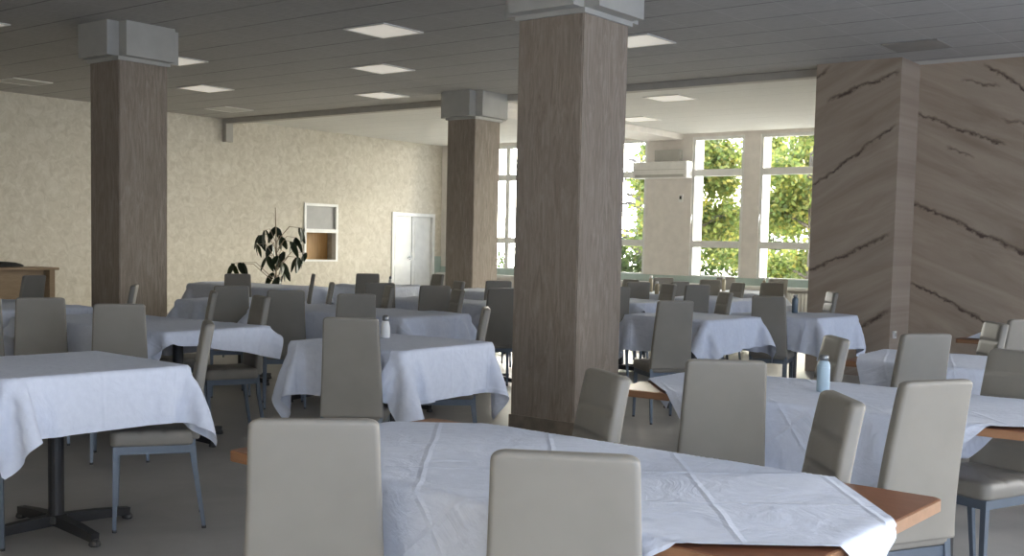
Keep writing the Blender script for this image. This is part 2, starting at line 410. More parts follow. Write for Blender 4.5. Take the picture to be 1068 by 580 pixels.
# marbled partition: front slab, side return and recessed slab
bm = bmesh.new(); box(bm, -5.0, -4.07, 11.72, 12.30, 0, HC); struct('wall_marbled', bm, 'marble_a')
bm = bmesh.new(); box(bm, -4.07, XR+.2, 12.30, 12.6, 0, HC); struct('wall_recessed', bm, 'marble_b')
bm = bmesh.new(); box(bm, -5.0, -4.05, 12.6, YF, 0, HC); struct('wall_side', bm, 'white')

# right and rear walls behind the camera: long window bands
bm = bmesh.new(); zs, zh = .45, 2.25
box(bm, XR, XR+.3, YB-.4, 12.3, 0, zs); box(bm, XR, XR+.3, YB-.4, 12.3, zh, HC)
yy = [YB-.4, -3.6, -1.4, -1.0, 1.2, 1.6, 3.8, 5.6, 7.4, 9.6, 11.8, 12.3]
for a, b_ in zip(yy[0::2], yy[1::2]): box(bm, XR, XR+.3, a, b_, zs, zh)
struct('wall_right', bm, 'white')
bm = bmesh.new(); box(bm, XL-.4, XR+.3, YB-.3, YB, 0, zs); box(bm, XL-.4, XR+.3, YB-.3, YB, zh, HC)
box(bm, XL-.4, XR+.3, YB-.3, YB, zs, zh)
struct('wall_rear', bm, 'beige')

# columns: combed shaft, skirting, cross-shaped capital on a thin collar
def column(name, x1, y0, sx, sy, ztop, label):
    cx, cy = x1-sx/2, y0+sy/2
    root = empty(name, (cx, cy, 0)); root['kind'] = 'structure'
    hx, hy = sx/2, sy/2
    bm = bmesh.new(); box(bm, -hx, hx, -hy, hy, 0, ztop)
    bmesh.ops.bevel(bm, geom=[e for e in bm.edges if abs((e.verts[0].co-e.verts[1].co).z) > 1], offset=.008, segments=2, affect='EDGES')
    link('shaft', bm, 'comb', root)
    bm = bmesh.new(); box(bm, -hx-.008, hx+.008, -hy-.008, hy+.008, 0, .10); link('skirting', bm, 'skirt', root)
    bm = bmesh.new(); box(bm, -hx-.02, hx+.02, -hy-.02, hy+.02, ztop, ztop+.035); link('collar', bm, 'cap', root)
    bm = bmesh.new(); ex, t = .125, .115; zc = ztop+.035
    pl = [(-hx-ex, -hy+t-.115), (-hx-ex, hy-t+.115), (-hx, hy-t+.115), (-hx, hy+ex), (hx, hy+ex), (hx, hy), (hx+ex, hy), (hx+ex, -hy), (hx, -hy), (hx, -hy-ex), (-hx, -hy-ex), (-hx, -hy)]
    lo = [bm.verts.new((x, y, zc)) for x, y in pl]; hi = [bm.verts.new((x, y, HC)) for x, y in pl]; n = len(pl)
    for i in range(n): bm.faces.new((lo[i], lo[(i+1) % n], hi[(i+1) % n], hi[i]))
    bm.faces.new(lo); bm.faces.new(hi); bmesh.ops.recalc_face_normals(bm, faces=bm.faces[:])
    link('capital', bm, 'cap', root)
column('column_middle', -4.375, 6.32, .56, .57, 2.915, '')
column('column_left', -9.60, 6.11, .50, .54, 3.01, '')
column('column_far', -9.66, 11.47, .49, .54, 3.0, '')

# ------------------------------------------------------------------ ceiling lamps
def lamp(x, y, label, dm):
    r = empty('ceiling_light', (x, y, HC-.012)); tag(r, label, 'ceiling light', 'square ceiling lights')
    bm = bmesh.new(); a, b_ = .275, .25
    for q in ((-a, a, -a, -b_), (-a, a, b_, a), (-a, -b_, -b_, b_), (b_, a, -b_, b_)): box(bm, *q, 0, .012)
    link('frame', bm, 'white', r)
    bm = bmesh.new(); box(bm, -b_, b_, -b_, b_, .004, .012); link('diffuser', bm, dm, r)
LAMPS = [((-7.73, 7.78), 'largest square ceiling light, nearest left of the middle column capital'),
 ((-9.42, 9.47), 'square ceiling light second from top in the row of three'),
 ((-11.11, 11.16), 'square ceiling light lowest in the row of three, just before the beam'),
 ((-11.11, 7.78), 'square ceiling light half hidden right behind the left column capital'),
 ((-12.80, 9.47), 'square ceiling light between left column and left wall'),
 ((-14.49, 7.78), 'unlit square ceiling light left of the left column near the wall'),
 ((-10.95, 5.34), 'square ceiling light at the left edge of the picture'),
 ((-14.49, 11.16), 'unlit square ceiling light close to the left wall beside the beam'),
 ((-5.92, 9.50), 'square ceiling light peeking out right of the middle column'),
 ((-7.75, 13.32), 'square ceiling light beyond the beam above the window tables'),
 ((-9.46, 15.24), 'small square ceiling light beyond the beam against the middle column')]
for (x, y), lb in LAMPS: lamp(x, y, lb, 'off_pane' if lb.startswith('unlit') else 'lamp')
r = empty('ceiling_panel', (-3.73, 11.13, HC-.010)); tag(r, 'dull unlit square panel in the ceiling before the marbled wall', 'ceiling panel')
bm = bmesh.new(); box(bm, -.27, .27, -.24, .24, 0, .010); link('panel', bm, 'vent', r)

# ------------------------------------------------------------------ wall fittings
r = empty('air_conditioner', (-10.33, YF-.11, 2.58)); tag(r, 'white wall air conditioner on the pier between the far windows', 'air conditioner')
bm = bbox(-.56, .56, -.12, .11, 0, .30, bevel=.03); link('body', bm, 'plastic', r)
bm = bmesh.new(); box(bm, -.50, .50, -.128, -.115, .02, .065); link('louvre', bm, 'cap', r)
bm = bmesh.new(); box(bm, -.52, .52, -.126, -.12, .15, .156); link('seam', bm, 'cap', r)
tag(link('wall_shade_block', bbox(-10.50, -9.99, YF-.12, YF, 2.89, 3.09, bevel=.006), 'cap'), 'grey block for wall duct right above the air conditioner', 'shade')  # grey block added where the wall above the unit is only shaded
r = empty('thermostat', (-9.99, YF-.012, 2.16)); tag(r, 'small white wall control with dark display on the pier', 'thermostat')
link('case', bbox(-.045, .045, -.015, .012, 0, .14, bevel=.006), 'plastic', r)
link('display', bbox(-.02, .02, -.02, -.014, .05, .11), 'black', r)
r = empty('power_socket', (-4.058, 11.84, 0.42), R(90)); tag(r, 'small white power socket low on the marbled wall', 'socket')
link('plate', bbox(-.04, .04, -.01, .012, 0, .08, bevel=.006), 'plastic', r)
link('socket_well', bbox(-.02, .02, -.014, -.008, .02, .06), 'cap', r)

# reception counter along the left wall
r = empty('counter', (-13.9, 6.0, 0)); tag(r, 'tan wooden reception counter by the left wall at the picture edge', 'counter')
link('countertop', bbox(-.40, .16, -1.9, 1.86, .865, .90, bevel=.006), 'counter', r)
link('front_panel', bbox(.02, .05, -1.8, 1.70, 0, .865, bevel=.003, seg=1), 'counter', r)
link('end_panel', bbox(-.38, .12, 1.74, 1.82, 0, .865, bevel=.004, seg=1), 'counter', r)
r = empty('bag', (-13.98, 6.95, .90)); tag(r, 'black soft bag lying on the reception counter', 'bag')
bm = bmesh.new(); bmesh.ops.create_uvsphere(bm, u_segments=24, v_segments=14, radius=1)
for v in bm.verts:
    v.co = Vector((v.co.x*.17, v.co.y*.55, max(v.co.z, -.25)*.075*(1-.35*max(0, v.co.y)) + .019))
    v.co.z += .006*math.sin(v.co.y*19)*(v.co.z > .03)
link('body', bm, 'black', r, True)
bm = bmesh.new(); tube(bm, [(.10, -.2+.4*t, .05+.035*math.sin(math.pi*t)) for t in [k/10 for k in range(11)]], .009); link('strap', bm, 'black', r, True)

# ------------------------------------------------------------------ chairs
def rrect(hx, hy, rad, n=6):
    pts = []
    for (cx, cy, a0) in ((hx-rad, hy-rad, 0), (-hx+rad, hy-rad, 90), (-hx+rad, -hy+rad, 180), (hx-rad, -hy+rad, 270)):
        for k in range(n+1):
            a = R(a0 + 90*k/n); pts.append((cx+rad*math.cos(a), cy+rad*math.sin(a)))
    return pts
def loft(bm, rings, cap0=True, cap1=True):
    vr = [[bm.verts.new(p) for p in r_] for r_ in rings]; k = len(vr[0])
    for a, b_ in zip(vr, vr[1:]):
        for j in range(k): bm.faces.new((a[j], a[(j+1) % k], b_[(j+1) % k], b_[j]))
    if cap0: bm.faces.new(vr[0][::-1])
    if cap1: bm.faces.new(vr[-1])
    return bm
H_CH = .94
def back_y(z): return -.172 - .068*max(0, (z-.44)/.5)**1.5
def make_chair():
    root = empty('dining_chair', (0, 0, 0)); root['category'] = 'chair'
    # backrest: tapered padded slab, stitched channels on the front only
    rings = []; zb, zt_ = .415, H_CH; zs_ = []
    z = zb
    for k in range(5): zs_.append((zb + .010*(1-math.cos(k/4*math.pi/2)), .62+.38*math.sin(k/4*math.pi/2)))
    n = 54
    for k in range(1, n): zs_.append((zb+.012 + (zt_-.013-zb-.012)*k/n, 1))
    for k in range(7):
        a = k/6*math.pi/2; zs_.append((zt_-.013+.013*math.sin(a), .35+.65*math.cos(a)))
    seams = [.56, .65, .74, .83]
    for z, q in zs_:
        t = min(1, max(0, (z-zb)/(zt_-zb))); hw = .168 - .026*t**.8
        rc = .020
        if z > zt_-rc: hw -= rc - math.sqrt(max(0, rc*rc-(z-(zt_-rc))**2))
        th = .0215*q; ring = []
        for (x, y) in rrect(hw - .022*(1-q)*.4, th, min(.014, th*.8), 5):
            yy_ = y
            if y > 0 and abs(x) < hw-.010:
                yy_ += .005*math.cos(x/hw*1.4)
                for s in seams: yy_ -= .0075*math.exp(-((z-s)/.006)**2)
            ring.append((x, back_y(z)+yy_, z))
        rings.append(ring)
    bm = bmesh.new(); 
    # denser front: subdivide straight runs by inserting points
    def dense(r_):
        out = []
        for i, p in enumerate(r_):
            q = r_[(i+1) % len(r_)]; out.append(p)
            L = abs(p[0]-q[0])
            if L > .05:
                for k in range(1, 6): out.append(tuple(p[j]+(q[j]-p[j])*k/6 for j in range(3)))
        return out
    loft(bm, [dense(r_) for r_ in rings]); link('backrest', bm, 'leather', root, True)
    # seat pad
    hx, hy = .172, .185; out = rrect(hx, hy, .035, 6); rings = []
    prof = [(.93, .388), (.98, .392), (1.0, .402), (1.0, .432), (.985, .446), (.955, .454), (.90, .458), (.72, .461), (.5, .463), (.25, .464), (.03, .464)]
    for s, z in prof:
        ring = []
        for (x, y) in dense2(out):
            xx_, yy_ = x*s, y*s; zz = z
            if z > .44:
                for sm in (-.045, .06): zz -= .006*math.exp(-((yy_-sm)/.009)**2)
                for sm in (-.06, .06): zz -= .003*math.exp(-((xx_-sm)/.007)**2)
            ring.append((xx_, yy_+.01, zz))
        rings.append(ring)
    bm = bmesh.new(); loft(bm, rings); link('seat', bm, 'leather', root, True)
    # steel frame below the seat
    bm = bmesh.new()
    box(bm, -.158, .158, .158, .180, .352, .388); box(bm, -.158, .158, -.170, -.150, .352, .388)
    box(bm, -.160, -.138, -.150, .158, .352, .388); box(bm, .138, .160, -.150, .158, .352, .388)
    link('seat_frame', bm, 'steel', root)
    for s in (-1, 1):
        bm = bmesh.new(); tube(bm, [(s*.149, .169, .388), (s*.152, .172, .2), (s*.155, .176, .012)], [.0175, .0155, .012], square=True)
        lg = link('leg', bm, 'steel', root); bm = bmesh.new(); tube(bm, [(s*.155, .176, .012), (s*.155, .176, 0)], .0105); link('foot_cap', bm, 'dark', lg)
        bm = bmesh.new(); tube(bm, [(s*.149, -.160, .42), (s*.152, -.172, .28), (s*.156, -.212, .012)], [.0175, .0165, .012], square=True)
        lg = link('leg', bm, 'steel', root); bm = bmesh.new(); tube(bm, [(s*.156, -.212, .012), (s*.156, -.212, 0)], .0105); link('foot_cap', bm, 'dark', lg)
    return root
def dense2(pts):
    out = []
    for i, p in enumerate(pts):
        q = pts[(i+1) % len(pts)]; out.append(p); L = math.hypot(p[0]-q[0], p[1]-q[1])
        if L > .05:
            n = int(L/.012)
            for k in range(1, n): out.append((p[0]+(q[0]-p[0])*k/n, p[1]+(q[1]-p[1])*k/n))
    return out

# seat centre x, y, facing direction in degrees, label, group
CHAIRS = [
 (-1.99, 1.81, 134, 'big taupe chair in the left foreground, back to us, at the table with bare corners', 'foreground chairs'),
 (-1.32, 1.91, 121, 'big taupe chair in the middle foreground, its top lower than the one to its left', 'foreground chairs'),
 (-2.02, 2.71, 236, 'taupe chair at the foot of the middle column, quilted front turned left', 'foreground chairs'),
 (-1.95, 3.75, 126, 'broad taupe chair back right of the middle column, left of the blue bottle', 'right side chairs'),
 (-1.28, 3.62, 153, 'tall light taupe chair back behind the bare wooden corner at right', 'right side chairs'),
 (-1.94, 5.67, 146, 'light taupe chair back just behind the tall one at right, before the marbled wall', 'right side chairs'),
 (-2.14, 4.78, 219, 'quilted taupe chair directly right of the blue bottle, facing left', 'right side chairs'),
 (-1.32, 2.77, 219, 'small looking quilted chair behind the white cloth at the right bare wood corner', 'foreground chairs'),
 (-1.95, 6.71, 216, 'dark quilted chair at right before the small bare table by the marbled wall', 'right side chairs'),
 (-1.91, 7.52, 146, 'pale chair back cut by the right picture edge beside the marbled wall', 'right side chairs'),
 (-1.23, 4.66, 250, 'dark chair at the right picture edge, seat and blue legs showing under the wood', 'right side chairs'),
 (-4.29, 4.15, 128, 'tall taupe chair back covering the left of the table with the salt shaker', 'middle chairs'),
 (-6.19, 5.93, 144, 'taupe chair back peeking over the tall one left of the salt shaker', 'middle chairs'),
 (-6.89, 5.86, 142, 'tall dark chair back right of the plant, before the serving window', 'middle chairs'),
 (-4.34, 7.45, 142, 'tapered grey chair back right of the middle column in front of a white cloth', 'right middle chairs'),
 (-4.19, 9.09, 105, 'tall dark grey chair back with blue legs between two white cloths below the right window', 'right middle chairs'),
 (-6.74, 3.73, 150, 'dark chair back at left, below the counter end', 'left chairs'),
 (-5.93, 3.78, 146, 'grey chair back in front of the left column', 'left chairs'),
 (-10.36, 5.46, 200, 'narrow brown chair at left against the counter end', 'left chairs'),
 (-4.44, 3.01, 236, 'chair seen from the side under the left foreground cloth, blue legs on the floor', 'left chairs'),
 (-7.73, 5.95, 150, 'dark chair back below the plant, wider than the one behind it', 'middle chairs'),
 (-10.25, 8.03, 142, 'dark chair back right under the drooping plant leaves', 'far left chairs'),
 (-6.16, 4.74, 249, 'quilted chair with lit right edge at the left middle cloth corner, seat facing left', 'left chairs'),
 (-6.93, 4.91, 236, 'thin pale edged chair left of the dark chairs below the plant', 'left chairs'),
 (-10.01, 8.64, 229, 'thin dark chair seen edgewise under the serving window, left one', 'far left chairs'),
 (-7.92, 7.00, 229, 'dark chair seen edgewise under the serving window, right one', 'far left chairs'),
 (-9.96, 9.77, 142, 'dark chair back between serving window and white door', 'far left chairs'),
 (-7.70, 7.71, 142, 'dark chair back below the white door, overlapping a paler chair edge', 'far middle chairs'),
 (-7.13, 6.97, 236, 'thin pale edged chair before the dark back below the white door', 'far middle chairs'),
 (-7.05, 7.77, 142, 'wide dark chair back left of the far column foot', 'far middle chairs'),
 (-9.43, 10.21, 248, 'brown chair between the white door and the far column', 'far middle chairs'),
 (-7.70, 8.59, 240, 'narrow dark chair in front of the far column shaft', 'far middle chairs'),
 (-6.29, 6.94, 236, 'narrow chair with lit top edge below the far column', 'far middle chairs'),
 (-7.68, 9.49, 142, 'dark chair back between far column and middle column, the rear one', 'far middle chairs'),
 (-6.39, 7.95, 142, 'tall dark chair back touching the left edge of the middle column in view', 'far middle chairs'),
 (-4.51, 5.13, 222, 'chair with pale edge at the right corner of the salt shaker table', 'middle chairs'),
 (-8.08, 5.00, 232, 'chair edge with lit top in front of the left column', 'left chairs'),
 (-6.86, 10.99, 146, 'black looking chair back nearest the middle column below the left far window', 'window side chairs'),
 (-7.67, 12.94, 146, 'brown chair back under the air conditioner, right of two bottles', 'window side chairs'),
 (-6.25, 10.42, 240, 'narrow brown chair below the air conditioner, in front of the wider brown back', 'window side chairs'),
 (-6.76, 11.64, 165, 'small olive chair back under the wall control', 'window side chairs'),
 (-6.08, 10.97, 144, 'dark chair back left of the right far windows, above the front white cloth', 'window side chairs'),
 (-6.99, 12.97, 144, 'dark brown chair back below the left window of the right pair', 'window side chairs'),
 (-7.50, 14.40, 144, 'light brown chair back furthest away, against the teal sill', 'window side chairs'),
 (-6.16, 11.88, 236, 'brown quilted chair below the white post between the windows', 'window side chairs'),
 (-4.88, 9.04, 228, 'dark brown chair edgewise just left of the tall dark grey back with blue legs', 'right middle chairs'),
 (-5.94, 12.71, 128, 'rust brown chair back below the rightmost window', 'window side chairs'),
 (-6.73, 14.46, 143, 'light brown chair back behind the rust brown one', 'window side chairs'),
 (-4.39, 10.30, 218, 'brown chair in front of the marbled wall beyond the white cloth', 'right middle chairs'),
 (-7.30, 11.37, 250, 'small chair top peeking out behind the black looking back', 'window side chairs'),
 (-6.13, 9.41, 143, 'chair mostly hidden behind the right edge of the middle column', 'right middle chairs'),
 (-6.92, 3.40, 153, 'dark chair cut off by the left picture edge', 'left chairs'),
 (-4.45, 2.07, 140, 'chair under the left foreground cloth, seat and one leg at the picture edge', 'left chairs'),
]
chair0 = make_chair()
for i, (x, y, a, lb, gp) in enumerate(CHAIRS):
    o = chair0 if i == 0 else copy_tree(chair0)
    o.location = (x, y, 0); o.rotation_euler = (0, 0, R(a-90))
    tag(o, lb, 'chair', gp)

# ------------------------------------------------------------------ tables
TT, TS = .75, .83
def make_table():
    root = empty('dining_table', (0, 0, 0)); root['category'] = 'table'
    h = TS/2
    bm = bmesh.new(); o0, o1 = rrect(h-.003, h-.003, .022, 5), rrect(h, h, .025, 5)
    loft(bm, [[(x, y, z) for x, y in o] for o, z in ((o0, TT-.028), (o0, TT-.0015), (rrect(h-.005, h-.005, .02, 5), TT))])
    tp = link('tabletop', bm, 'wood', root)
    bm = bmesh.new()
    loft(bm, [[(x, y, z) for x, y in o] for o, z in ((o1, TT-.029), (o1, TT-.0025), (o0, TT-.001))], False, False)
    loft(bm, [[(x, y, z) for x, y in o] for o, z in ((o0, TT-.029), (o1, TT-.029))], False, False)
    link('edge_band', bm, 'edge', tp)
    bm = bmesh.new(); box(bm, -.16, .16, -.16, .16, TT-.034, TT-.028); box(bm, -.22, .22, -.02, .02, TT-.05, TT-.034); box(bm, -.02, .02, -.22, .22, TT-.05, TT-.034); link('mounting_plate', bm, 'dark', root)
    bm = bmesh.new(); tube(bm, [(0, 0, .05), (0, 0, TT-.04)], .034, seg=16); tube(bm, [(0, 0, .045), (0, 0, .075)], .05, seg=16); link('pedestal', bm, 'dark', root)
    for k in range(4):
        c, s = math.cos(k*math.pi/2), math.sin(k*math.pi/2)
        bm = bmesh.new(); tube(bm, [(c*.02, s*.02, .055), (c*.2, s*.2, .047), (c*.35, s*.35, .036)], [.034, .031, .026], square=True)
        for v in bm.verts:
            pass
        ar = link('base_arm', bm, 'dark', root)
        bm = lathe([(.022, 0), (.026, .006), (.022, .02), (.012, .032)], 12)
        bmesh.ops.translate(bm, verts=bm.verts[:], vec=(c*.345, s*.345, 0)); link('foot_pad', bm, 'dark', ar)
    return root
table0 = make_table(); used = [False]
def table(x, y, rot, label, group):
    o = table0 if not used[0] else copy_tree(table0); used[0] = True
    o.location = (x, y, 0); o.rotation_euler = (0, 0, R(rot)); tag(o, label, 'table', group); return o

def chairs_push(P, near):
    """push cloth points out of the chairs standing around the table"""
    for lx, ly, a in near:
        c, s = math.cos(a), math.sin(a); ux, uy = P[:, 0]-lx, P[:, 1]-ly
        x, y, z = c*ux+s*uy, -s*ux+c*uy, P[:, 2]
        yr = y - (-.172-.068*np.maximum(0, (z-.44)/.5)**1.5)
        front = (s*lx - c*ly) > -.2          # is the table before or behind this chair's back
        hit = (np.abs(x) < .188) & (z > .40) & (z < .95) & ((yr > -.13) & (yr < .036) if front else (yr > -.036) & (yr < .13))
        if hit.any():
            ex, ey = .188-np.abs(x), (.036-yr if front else yr+.036); sidew = hit & (ex < ey)
            x = np.where(sidew, np.sign(x)*.188, x); y = np.where(hit & ~sidew, y + (ey if front else -ey), y)
        st = (np.abs(x) < .182) & (y > -.19) & (y < .205) & (z > .34) & (z < .476)
        if st.any():
            up_ = st & (z > .42); P[up_, 2] = .476
            oy = st & ~up_; x = np.where(oy, np.sign(x)*.182, x)
        if hit.any() or st.any():
            P[:, 0] = lx + c*x - s*y; P[:, 1] = ly + s*x + c*y
def drape(name, cx, cy, rot, sx, sy, crot, cw, ch, ox, oy, label, group, sp=.045, up=3, steps=170, seed=0):
    """a cloth laid over a table: a small mass-spring drape against the table block"""
    rng = np.random.default_rng(seed)
    nx, ny = int(round(cw/sp))+1, int(round(ch/sp))+1
    U, V = np.meshgrid(np.linspace(-cw/2, cw/2, nx), np.linspace(-ch/2, ch/2, ny))
    c, s = math.cos(R(crot)), math.sin(R(crot)); zt = TT+(.009 if sp < .055 else .013)
    P = np.stack([ox+U*c-V*s, oy+U*s+V*c, np.full_like(U, zt)], -1).reshape(-1, 3)
    P[:, 2] += rng.uniform(0, .002, len(P)); P[:, :2] += rng.normal(0, .0012, (len(P), 2))
    Vv = np.zeros_like(P); idx = np.arange(nx*ny).reshape(ny, nx)
    B = []
    def add(A, Bq, k):
        if A.size == 0: return
        A = A.ravel(); Bq = Bq.ravel(); ru = np.hypot(U.ravel()[A]-U.ravel()[Bq], V.ravel()[A]-V.ravel()[Bq]); B.append((A, Bq, ru, k))
    for o in (0, 1):
        m_ = (nx-o)//2; add(idx[:, o:o+2*m_:2][:, :m_], idx[:, o+1:o+2*m_:2][:, :m_], 1.0)
        m_ = (ny-o)//2; add(idx[o:o+2*m_:2][:m_], idx[o+1:o+2*m_:2][:m_], 1.0)
    for o in (0, 1):
        m_ = (ny-o)//2; a_, b_ = idx[o:o+2*m_:2][:m_], idx[o+1:o+2*m_:2][:m_]
        add(a_[:, :-1], b_[:, 1:], .35); add(a_[:, 1:], b_[:, :-1], .35)
    for o in (0, 1):
        cols = np.array([j for j in range(nx-2) if (j//2) % 2 == o]); 
        if len(cols): add(idx[:, cols], idx[:, cols+2], .10)
        rows = np.array([j for j in range(ny-2) if (j//2) % 2 == o])
        if len(rows): add(idx[rows], idx[rows+2], .10)
    hx, hy = sx/2+.010, sy/2+.010; dt = 1/60; g = 9.8
    near = []; cr, sr = math.cos(R(rot)), math.sin(R(rot))
    for (hx_, hy_, ha, _l, _g) in CHAIRS:
        ux, uy = hx_-cx, hy_-cy; lx, ly = cr*ux+sr*uy, -sr*ux+cr*uy
        if abs(lx) < sx/2+.75 and abs(ly) < sy/2+.75: near.append((lx, ly, R(ha-90-rot)))
    for it in range(steps):
        Q = P.copy(); Vv *= .965; Vv[:, 2] -= g*dt; P = P + Vv*dt
        for _ in range(9):
            for a_, b_, r_, k in B:
                d = P[b_]-P[a_]; L = np.sqrt((d*d).sum(1))+1e-9; cc = d*((L-r_)/L*.5*k)[:, None]; P[a_] += cc; P[b_] -= cc
            dx, dy, dz = hx-np.abs(P[:, 0]), hy-np.abs(P[:, 1]), zt-P[:, 2]
            ins = (dx > 0) & (dy > 0) & (dz > 0)
            topm = ins & (dz < np.minimum(dx, dy)+.02)
            P[topm, 2] = zt; P[topm, :2] += (Q[topm, :2]-P[topm, :2])*.85
            sd = ins & ~topm; xs_ = sd & (dx < dy); ys_ = sd & ~(dx < dy)
            P[xs_, 0] = np.sign(P[xs_, 0])*hx; P[ys_, 1] = np.sign(P[ys_, 1])*hy
        chairs_push(P, near)
        P[:, 2] = np.maximum(P[:, 2], .02)
        Vv = (P-Q)/dt
        sp_ = np.sqrt((Vv**2).sum(1)); Vv *= (np.minimum(1, 2.5/(sp_+1e-9)))[:, None]
    # refine by cubic interpolation, then push every point clear of the table block
    def refine(A, k):
        A = np.concatenate([2*A[:1]-A[1:2], A, 2*A[-1:]-A[-2:-1]]); n = len(A)-3; out = []
        for i in range(n):
            p0, p1, p2, p3 = A[i], A[i+1], A[i+2], A[i+3]
            for q in range(k):
                t = q/k; out.append(.5*(2*p1+(p2-p0)*t+(2*p0-5*p1+4*p2-p3)*t*t+(3*p1-p0-3*p2+p3)*t**3))
        out.append(A[-2]); return np.stack(out)
    G = np.concatenate([P, U.ravel()[:, None], V.ravel()[:, None]], 1).reshape(ny, nx, 5)
    G = refine(G, up); G = refine(G.transpose(1, 0, 2), up).transpose(1, 0, 2); ny, nx = G.shape[:2]
    F = G.reshape(-1, 5).copy(); e2 = .0105 if sp < .055 else .0165
    X_, Y_, Z_ = sx/2+e2, sy/2+e2, TT+(.009 if sp < .055 else .013)
    def settle(F):
        chairs_push(F, near)
        dx, dy, dz = X_-np.abs(F[:, 0]), Y_-np.abs(F[:, 1]), Z_-F[:, 2]
        ins = (dx > 0) & (dy > 0) & (dz > 0)
        topm = ins & (dz <= np.minimum(dx, dy)); F[topm, 2] = Z_
        sd = ins & ~topm; xs_ = sd & (dx < dy); ys_ = sd & ~(dx < dy)
        F[xs_, 0] = np.sign(F[xs_, 0])*X_; F[ys_, 1] = np.sign(F[ys_, 1])*Y_
    settle(F)
    for it in range(14):
        rim = ((np.abs(np.abs(F[:, 0])-X_) < .07) | (np.abs(np.abs(F[:, 1])-Y_) < .07)) & (np.abs(F[:, 2]-Z_) < .07)
        W = F[:, :3].reshape(ny, nx, 3); A = W.copy()
        A[1:-1, 1:-1] = .5*W[1:-1, 1:-1] + .125*(W[:-2, 1:-1]+W[2:, 1:-1]+W[1:-1, :-2]+W[1:-1, 2:])
        F[rim, :3] = A.reshape(-1, 3)[rim]; settle(F)
    idx = np.arange(nx*ny).reshape(ny, nx)
    q = np.stack([idx[:-1, :-1], idx[:-1, 1:], idx[1:, 1:], idx[1:, :-1]], -1).reshape(-1, 4)
    me = bpy.data.meshes.new(name)
    me.from_pydata(F[:, :3].tolist(), [], q.tolist())
    uvl = me.uv_layers.new(name='UVMap')
    li = np.empty(len(me.loops), dtype=np.int32); me.loops.foreach_get('vertex_index', li)
    uvl.data.foreach_set('uv', F[li, 3:5].astype(np.float32).ravel())
    me.polygons.foreach_set('use_smooth', np.ones(len(me.polygons), dtype=bool))
    me.materials.append(M['cloth'])
    o = bpy.data.objects.new(name, me); COL.objects.link(o); o.location = (cx, cy, 0); o.rotation_euler = (0, 0, R(rot))
    tag(o, label, 'tablecloth', group); return o

GT, GC = 'square pedestal tables', 'white tablecloths'
def setup(x, y, rot, n, tl, cl, crot, cw, ch, ox=0, oy=0, sp=.045, up=3, seed=0, lefts=('left', 'right')):
    """n square tables pushed together along their x axis, under one cloth"""
    c, s = math.cos(R(rot)), math.sin(R(rot))
    for k in range(n):
        d = (k-(n-1)/2)*(TS+.006)
        table(x+c*d, y+s*d, rot, tl if n == 1 else '%s half of %s' % (lefts[k], tl), GT)
    drape('tablecloth', x, y, rot, TS*n+.006*(n-1), TS, crot, cw, ch, ox, oy, cl, GC, sp, up, seed=seed)

setup(-1.63, 2.30, -1, 2, 'the foreground table with bare brown wood corners', 'creased white cloth lying askew on the foreground table, bare wood corners around it', 39.5, 1.40, 1.40, 0, 0, sp=.035, seed=1)
setup(-4.62, 2.62, -3.5, 1, 'left foreground table on a black crossed iron foot', 'white cloth of the left foreground table, long corner hanging right', 2, 1.30, 1.30, 0, 0, sp=.035, seed=2)
setup(-4.46, 4.60, 3.4, 1, 'table with the salt shaker left of the middle column', 'white cloth with hanging points under the salt shaker left of the middle column', 2, 1.38, 1.38, 0, 0, sp=.04, up=4, seed=3)
setup(-1.67, 4.29, 2, 2, 'the table with the blue bottle, bare wood at its ends', 'creased white cloth lying askew under the blue bottle', 38, 1.45, 1.45, .02, 0, sp=.04, up=4, seed=4)
setup(-6.57, 4.32, 3, 2, 'the table before the left column', 'grey white cloth before the left column, its right side gathered', -9, 2.00, 1.30, -.05, 0, sp=.05, up=4, seed=5)
setup(-8.90, 4.45, 2, 2, 'the table at the left edge before the counter', 'white cloth at the left edge before the counter', 3, 2.05, 1.3, 0, 0, sp=.06, up=5, seed=6)
setup(-1.45, 6.22, 4, 2, 'the right table in front of the marbled wall', 'white cloth at right in front of the marbled wall', 14, 1.66, 1.3, 0, 0, sp=.05, up=4, seed=7)
setup(-6.60, 6.39, 4.2, 2, 'the long table below the serving window', 'shaded cloth on the long table behind the salt shaker', -8, 2.05, 1.34, 0, 0, sp=.06, up=5, seed=8)
setup(-8.30, 6.55, 3, 1, 'table below the plant hidden by dark chairs', 'shaded cloth below the plant with one grey hanging corner at left', 4, 1.3, 1.3, 0, 0, sp=.06, up=5, seed=9)
setup(-4.60, 8.39, -4.9, 1, 'table right behind the middle column', 'white cloth right of the middle column with a long front fold', 2, 1.36, 1.36, 0, 0, sp=.05, up=4, seed=10)
setup(-4.15, 9.46, -1.7, 1, 'table against the left edge of the marbled wall', 'white cloth by the left edge of the marbled wall', -3, 1.36, 1.36, 0, 0, sp=.05, up=4, seed=11)
setup(-7.15, 8.22, 6, 2, 'the table below the far column', 'shaded cloth below the far column', -6, 2.05, 1.3, 0, 0, sp=.07, up=6, seed=12)
setup(-10.90, 8.85, 2, 2, 'the table beside the plant', 'grey cloth beside the plant under the serving window', 0, 2.1, 1.3, 0, 0, sp=.07, up=6, seed=13)
setup(-10.25, 10.30, 2, 1, 'table before the white door', 'grey cloth before the white door', 5, 1.3, 1.3, 0, 0, sp=.07, up=6, seed=14)
setup(-8.70, 10.55, 2, 1, 'table at the foot of the far column', 'pale cloth at the foot of the far column', 0, 1.3, 1.3, 0, 0, sp=.07, up=6, seed=15)
setup(-6.36, 10.02, 2, 1, 'table behind the middle column before the left far window', 'white cloth by the middle column before the left far window', -8, 1.25, 1.25, -.04, 0, sp=.07, up=6, seed=16)
